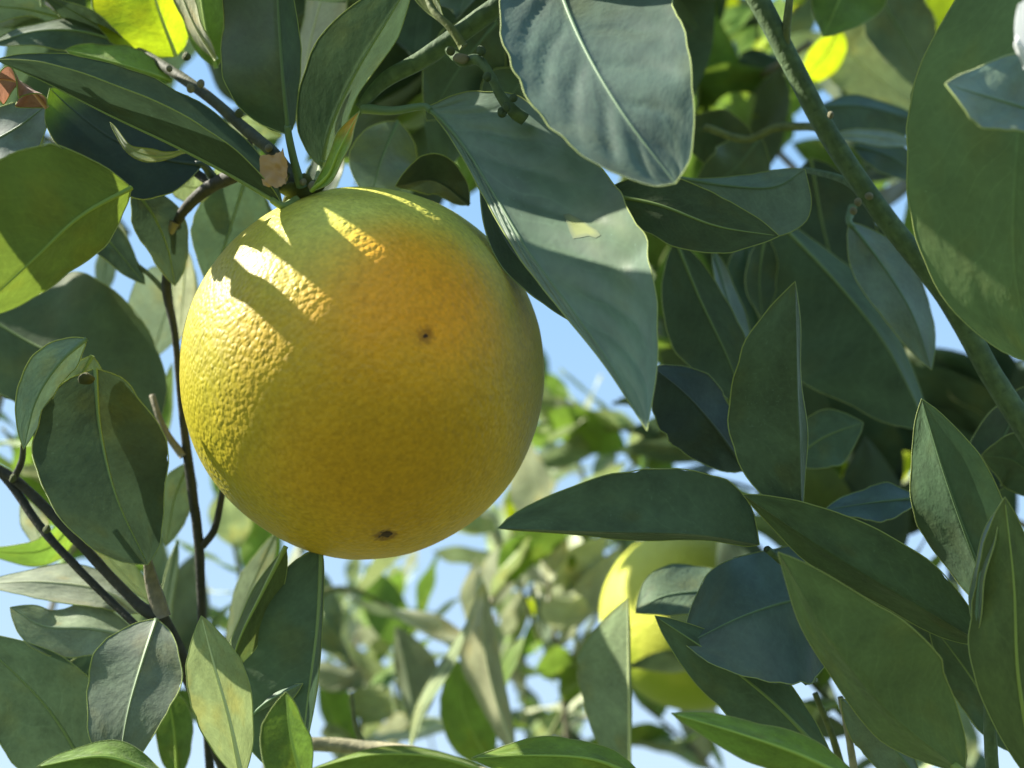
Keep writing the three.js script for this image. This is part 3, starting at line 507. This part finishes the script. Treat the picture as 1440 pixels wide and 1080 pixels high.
T = thing('hanging_leaf_shoot', 'shoot with a tall straight edged dark leaf under the orange', 'shoot', at(450, 770, .25));
stem(T, [[520, 640, .33], [480, 720, .3], [452, 768, .255]], [6, 4], BARK.green);
leaf(T, [[452, 768, .25], [446, 880, .245], [432, 990, .243], [420, 1100, .243]], [9, 112], [4, 6], 'un', { a: 1.1, p: 0.6, label: 'tall dark leaf hanging straight down' });
leaf(T, [[402, 768, .245], [366, 838, .243], [336, 900, .242], [320, 956, .242]], [28, 12], [6, 4], 'ol');
leaf(T, [[388, 750, .32], [352, 830, .32], [318, 915, .32]], [18, 20], [4, -4], 'gl');
T = thing('low_left_shoot', 'pair of light green pointed leaves rising at the bottom edge', 'shoot', at(360, 1130, .24));
stem(T, [[380, 1250, .25], [360, 1130, .245], [338, 1080, .24]], [8, 6], BARK.green);
leaf(T, [[340, 1096, .236], [322, 1010, .232], [300, 932, .23], [283, 866, .23]], [44, 38], [-2, 2], 'pg', { label: 'light green pointed leaf half in shade', mat: 2 });
leaf(T, [[432, 1120, .212], [410, 1040, .21], [402, 973, .21]], [44, 24], [4, 4], 'lg', { mat: 3 });
leaf(T, [[330, 1036, .245], [372, 990, .243], [426, 961, .242]], [14, 22], [5, 3], 'tl');

// ------------------------------------------------------------------ twigs behind, out of focus: alternating leaves along a curved stem
const proto = [];
for (let k = 0; k < 6; k++) {
  const P = [], U = [], I = [], C = [], nu = 14, nv = 3, cols = 7, bend = rr(-0.25, 0.45), fold = rr(-0.1, 0.35), tw = rr(-0.4, 0.4), wd = rr(0.19, 0.25);
  for (let i = 0; i <= nu; i++) for (let c = 0; c < cols; c++) {
    const t = i / nu, s = (c - nv) / nv, f = prof(t, 0.92, 0.9) * wd * s, a = tw * t;
    const y = Math.abs(f) * fold + 0.02 * Math.sin(t * 12 + s * 2);
    P.push(f * Math.cos(a) - y * Math.sin(a), t - 0.12 * bend * t * t, f * Math.sin(a) + y * Math.cos(a) - bend * t * t * 0.55); U.push(0.5 + s / 2, t); C.push(1, 1, 1);
  }
  for (let i = 0; i < nu; i++) for (let c = 0; c < cols - 1; c++) { const q = i * cols + c, b = q + cols; I.push(q, q + 1, b, b, q + 1, b + 1); }
  const g = new THREE.BufferGeometry(); g.setAttribute('position', new THREE.Float32BufferAttribute(P, 3)); g.setAttribute('uv', new THREE.Float32BufferAttribute(U, 2)); g.setAttribute('color', new THREE.Float32BufferAttribute(C, 3)); g.setIndex(I); g.computeVertexNormals(); proto.push(g);
}
function leafPose(T, t) {                                            // a turn and length for a leaf that leaves a stem of direction T
  const a = rr(0, 6.28), ref = Math.abs(T.y) > 0.9 ? V3(1, 0, 0) : V3(0, 1, 0), A = V3().crossVectors(T, ref).normalize(), B = V3().crossVectors(T, A);
  const out = A.clone().multiplyScalar(Math.cos(a)).addScaledVector(B, Math.sin(a)), k = rr(0.5, 1.1) * (t > 0.95 ? 0.25 : 1);
  const dir = T.clone().multiplyScalar(Math.cos(k)).addScaledVector(out, Math.sin(k)).add(V3(0, rr(-0.35, 0.15), 0)).normalize();
  const X = V3().crossVectors(dir, V3(rr(-0.5, 0.5), 1, rr(-0.5, 0.5))).normalize(), Z = V3().crossVectors(X, dir);
  return new THREE.Matrix4().makeBasis(X, dir, Z);
}
function bgTwig(name, label, pts, n, len, kinds, group, r = 0.0018) {
  const W = pts.map((q) => q.isVector3 ? q : at(...q)), o = thing(name, label, 'twig', W[0], group), c = new THREE.CatmullRomCurve3(W, false, 'centripetal');
  mesh('stem', tube(W, [r, r * 0.8, r * 0.5], W[0], 6, 0.2, 5), rnd() < 0.5 ? BARK.olive : BARK.grey, o);
  for (let i = 0; i < n; i++) {
    const t = 0.12 + 0.88 * (i + 1) / n, m = mesh('leaf', proto[Math.floor(rnd() * 6)], leafMat(kinds[Math.floor(rnd() * kinds.length)]), o), s = len * rr(0.7, 1.15) * (i > n * 0.8 ? 0.8 : 1);
    m.quaternion.setFromRotationMatrix(leafPose(c.getTangent(t), t)); m.position.copy(c.getPoint(t)).sub(W[0]); m.scale.setScalar(s);
  }
  return o;
}
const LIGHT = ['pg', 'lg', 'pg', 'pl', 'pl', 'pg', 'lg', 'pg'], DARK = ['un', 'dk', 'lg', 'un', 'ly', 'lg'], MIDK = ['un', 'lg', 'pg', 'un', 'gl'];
const big = 0.085;
const B = (label, pts, n, len, kinds) => bgTwig('background_twig', label, pts, n, len, kinds, 'blurred leafy twigs in the background');
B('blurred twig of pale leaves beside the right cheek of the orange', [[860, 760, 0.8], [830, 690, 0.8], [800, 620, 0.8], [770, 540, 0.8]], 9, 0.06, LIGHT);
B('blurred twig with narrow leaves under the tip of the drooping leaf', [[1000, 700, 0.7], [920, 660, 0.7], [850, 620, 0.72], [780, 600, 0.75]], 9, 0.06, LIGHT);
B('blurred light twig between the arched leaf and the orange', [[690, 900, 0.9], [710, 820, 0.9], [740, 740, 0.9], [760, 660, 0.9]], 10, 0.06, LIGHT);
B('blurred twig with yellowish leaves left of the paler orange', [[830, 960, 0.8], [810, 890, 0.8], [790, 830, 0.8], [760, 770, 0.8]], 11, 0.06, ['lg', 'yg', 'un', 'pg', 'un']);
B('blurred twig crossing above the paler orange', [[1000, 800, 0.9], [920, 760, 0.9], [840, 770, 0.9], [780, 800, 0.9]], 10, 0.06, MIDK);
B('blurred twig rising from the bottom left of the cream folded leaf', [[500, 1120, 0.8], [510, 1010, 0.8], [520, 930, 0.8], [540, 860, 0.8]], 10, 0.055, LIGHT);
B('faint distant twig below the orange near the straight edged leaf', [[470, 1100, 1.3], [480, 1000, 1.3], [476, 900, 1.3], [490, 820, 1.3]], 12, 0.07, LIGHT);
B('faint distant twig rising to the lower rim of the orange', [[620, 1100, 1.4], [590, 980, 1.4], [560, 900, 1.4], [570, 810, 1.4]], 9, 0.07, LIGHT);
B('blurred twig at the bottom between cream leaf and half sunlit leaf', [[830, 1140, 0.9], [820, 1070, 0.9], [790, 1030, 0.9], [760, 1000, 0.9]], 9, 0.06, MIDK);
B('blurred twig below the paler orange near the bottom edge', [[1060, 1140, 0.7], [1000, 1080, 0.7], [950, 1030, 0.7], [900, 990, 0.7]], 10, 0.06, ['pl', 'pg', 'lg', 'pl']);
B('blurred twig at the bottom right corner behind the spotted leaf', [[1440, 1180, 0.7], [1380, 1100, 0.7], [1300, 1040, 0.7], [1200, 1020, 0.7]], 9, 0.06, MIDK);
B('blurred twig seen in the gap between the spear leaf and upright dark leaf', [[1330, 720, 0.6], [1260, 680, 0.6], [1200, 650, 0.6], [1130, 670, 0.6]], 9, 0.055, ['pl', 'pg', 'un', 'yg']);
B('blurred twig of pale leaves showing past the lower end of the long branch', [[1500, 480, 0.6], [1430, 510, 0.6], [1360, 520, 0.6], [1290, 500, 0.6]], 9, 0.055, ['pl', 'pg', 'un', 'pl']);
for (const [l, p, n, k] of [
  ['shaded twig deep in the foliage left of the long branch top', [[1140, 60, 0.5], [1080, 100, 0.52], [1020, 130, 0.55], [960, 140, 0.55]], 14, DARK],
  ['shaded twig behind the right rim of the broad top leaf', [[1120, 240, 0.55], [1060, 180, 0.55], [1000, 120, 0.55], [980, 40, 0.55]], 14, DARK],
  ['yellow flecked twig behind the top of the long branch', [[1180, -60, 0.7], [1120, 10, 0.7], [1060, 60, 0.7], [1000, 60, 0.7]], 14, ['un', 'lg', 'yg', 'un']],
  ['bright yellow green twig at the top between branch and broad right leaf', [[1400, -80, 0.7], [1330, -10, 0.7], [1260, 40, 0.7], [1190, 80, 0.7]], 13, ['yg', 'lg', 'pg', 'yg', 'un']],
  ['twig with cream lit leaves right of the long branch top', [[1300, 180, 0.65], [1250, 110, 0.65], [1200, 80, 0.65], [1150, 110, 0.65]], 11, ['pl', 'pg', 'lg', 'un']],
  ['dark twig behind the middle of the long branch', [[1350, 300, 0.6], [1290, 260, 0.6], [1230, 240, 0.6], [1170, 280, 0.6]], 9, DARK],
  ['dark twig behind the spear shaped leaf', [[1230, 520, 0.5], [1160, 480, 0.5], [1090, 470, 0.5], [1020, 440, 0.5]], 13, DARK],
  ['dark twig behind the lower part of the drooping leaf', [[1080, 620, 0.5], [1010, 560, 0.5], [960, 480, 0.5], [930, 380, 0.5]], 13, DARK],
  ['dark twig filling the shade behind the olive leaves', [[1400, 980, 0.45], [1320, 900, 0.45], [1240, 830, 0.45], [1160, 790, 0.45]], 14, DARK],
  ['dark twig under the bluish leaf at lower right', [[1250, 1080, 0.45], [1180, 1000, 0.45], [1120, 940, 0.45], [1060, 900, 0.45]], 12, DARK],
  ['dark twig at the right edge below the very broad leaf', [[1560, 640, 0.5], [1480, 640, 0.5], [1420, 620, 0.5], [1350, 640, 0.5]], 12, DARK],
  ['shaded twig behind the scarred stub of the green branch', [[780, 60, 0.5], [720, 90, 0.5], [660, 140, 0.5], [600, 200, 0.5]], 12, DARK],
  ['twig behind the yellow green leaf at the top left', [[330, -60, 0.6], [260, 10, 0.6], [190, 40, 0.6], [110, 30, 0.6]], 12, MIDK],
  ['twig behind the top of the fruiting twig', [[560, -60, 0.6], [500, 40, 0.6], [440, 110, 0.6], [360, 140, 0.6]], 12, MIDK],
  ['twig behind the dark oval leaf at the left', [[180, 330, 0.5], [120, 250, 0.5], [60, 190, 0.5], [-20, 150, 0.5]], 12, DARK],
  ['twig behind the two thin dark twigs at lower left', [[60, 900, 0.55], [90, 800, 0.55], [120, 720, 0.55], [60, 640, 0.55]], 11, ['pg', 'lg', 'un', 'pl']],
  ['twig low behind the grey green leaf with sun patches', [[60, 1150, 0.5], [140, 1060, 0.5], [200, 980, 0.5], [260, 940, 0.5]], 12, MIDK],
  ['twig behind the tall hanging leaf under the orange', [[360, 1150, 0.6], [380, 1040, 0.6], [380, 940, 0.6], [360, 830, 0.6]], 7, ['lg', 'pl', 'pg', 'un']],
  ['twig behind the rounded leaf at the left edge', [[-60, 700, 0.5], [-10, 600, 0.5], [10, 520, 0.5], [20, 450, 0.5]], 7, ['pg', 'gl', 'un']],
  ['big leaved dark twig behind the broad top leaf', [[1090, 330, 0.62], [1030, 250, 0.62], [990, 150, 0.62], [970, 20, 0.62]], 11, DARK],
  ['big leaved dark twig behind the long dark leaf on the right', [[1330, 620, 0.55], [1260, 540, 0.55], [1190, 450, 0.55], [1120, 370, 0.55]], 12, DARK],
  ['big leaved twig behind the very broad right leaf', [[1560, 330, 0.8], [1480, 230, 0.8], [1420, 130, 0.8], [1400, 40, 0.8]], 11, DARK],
  ['big leaved twig between stub and broad top leaf', [[820, 160, 0.42], [760, 120, 0.42], [690, 100, 0.42], [620, 60, 0.42]], 11, DARK],
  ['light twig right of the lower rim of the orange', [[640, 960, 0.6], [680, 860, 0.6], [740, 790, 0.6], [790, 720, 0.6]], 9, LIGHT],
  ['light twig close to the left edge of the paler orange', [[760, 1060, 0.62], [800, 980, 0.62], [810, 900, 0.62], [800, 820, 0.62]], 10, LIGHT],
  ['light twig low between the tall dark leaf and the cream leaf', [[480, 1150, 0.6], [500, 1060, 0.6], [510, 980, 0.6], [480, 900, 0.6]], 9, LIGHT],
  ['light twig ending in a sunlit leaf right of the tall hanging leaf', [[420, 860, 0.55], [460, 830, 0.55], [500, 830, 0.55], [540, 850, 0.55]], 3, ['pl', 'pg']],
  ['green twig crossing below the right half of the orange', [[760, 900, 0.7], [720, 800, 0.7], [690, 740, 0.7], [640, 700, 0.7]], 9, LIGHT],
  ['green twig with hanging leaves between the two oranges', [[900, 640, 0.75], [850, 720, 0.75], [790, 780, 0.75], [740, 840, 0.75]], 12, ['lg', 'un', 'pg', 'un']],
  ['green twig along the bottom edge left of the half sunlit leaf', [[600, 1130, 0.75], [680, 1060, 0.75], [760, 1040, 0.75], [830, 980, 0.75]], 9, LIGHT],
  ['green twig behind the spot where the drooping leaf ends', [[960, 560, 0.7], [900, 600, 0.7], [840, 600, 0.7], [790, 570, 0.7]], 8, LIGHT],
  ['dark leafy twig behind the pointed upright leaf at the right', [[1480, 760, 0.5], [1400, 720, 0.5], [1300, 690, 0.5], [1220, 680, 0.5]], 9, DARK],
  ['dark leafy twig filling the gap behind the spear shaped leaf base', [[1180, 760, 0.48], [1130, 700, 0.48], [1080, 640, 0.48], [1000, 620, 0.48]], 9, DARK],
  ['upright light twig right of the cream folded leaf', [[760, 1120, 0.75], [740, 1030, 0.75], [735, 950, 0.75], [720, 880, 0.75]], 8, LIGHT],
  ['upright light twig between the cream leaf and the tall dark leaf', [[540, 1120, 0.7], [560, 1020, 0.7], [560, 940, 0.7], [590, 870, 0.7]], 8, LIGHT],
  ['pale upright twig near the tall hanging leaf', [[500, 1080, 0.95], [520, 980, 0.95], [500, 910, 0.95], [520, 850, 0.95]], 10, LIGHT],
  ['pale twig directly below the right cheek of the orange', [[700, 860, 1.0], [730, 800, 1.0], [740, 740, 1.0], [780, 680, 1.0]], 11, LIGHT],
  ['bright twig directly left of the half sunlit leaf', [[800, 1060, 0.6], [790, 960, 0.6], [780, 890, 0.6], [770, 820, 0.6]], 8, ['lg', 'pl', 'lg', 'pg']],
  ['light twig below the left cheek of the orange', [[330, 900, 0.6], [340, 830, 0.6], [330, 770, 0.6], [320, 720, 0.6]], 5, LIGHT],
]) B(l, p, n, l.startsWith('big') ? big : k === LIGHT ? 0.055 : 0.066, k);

// ------------------------------------------------------------------ unseen crown clumps, added out of frame to shade the right and top
const SHADE_CLUMPS = [[500, -220, .40, .07, 50], [820, -200, .34, .05, 40], [200, -260, .42, .08, 50]];
{
  const M = [], put = (c, R, n, len) => { for (let i = 0; i < n; i++) { const v = V3(rr(-1, 1), rr(-1, 1), rr(-1, 1)); if (v.length() > 1) { i--; continue; } const m = leafPose(V3(rr(-1, 1), rr(-0.6, 0.5), rr(-1, 1)).normalize(), 0.5), s = len * rr(0.75, 1.2); m.scale(V3(s, s, s)); m.setPosition(c.clone().addScaledVector(v, R)); M.push(m); } };
  for (const [x, y, d, R, n] of SHADE_CLUMPS) put(at(x, y, d), R, n, 0.075);
  for (const [x, y, z, R, n] of [[0.7, 2.2, 0.6, 0.45, 150], [0.3, 2.6, 1.2, 0.5, 150], [1.0, 1.9, 0.2, 0.4, 120]]) put(V3(x, y, z), R, n, 0.08);
  const g = proto[2], im = new THREE.InstancedMesh(g, leafMat('un', 1), M.length); M.forEach((m, i) => im.setMatrixAt(i, m)); shade(im);
  im.name = 'added_crown_foliage'; im.userData = { kind: 'stuff', label: 'unseen orange tree foliage added above the twigs for shade', category: 'foliage' }; scene.add(im);
}
renderer.render(scene, camera);
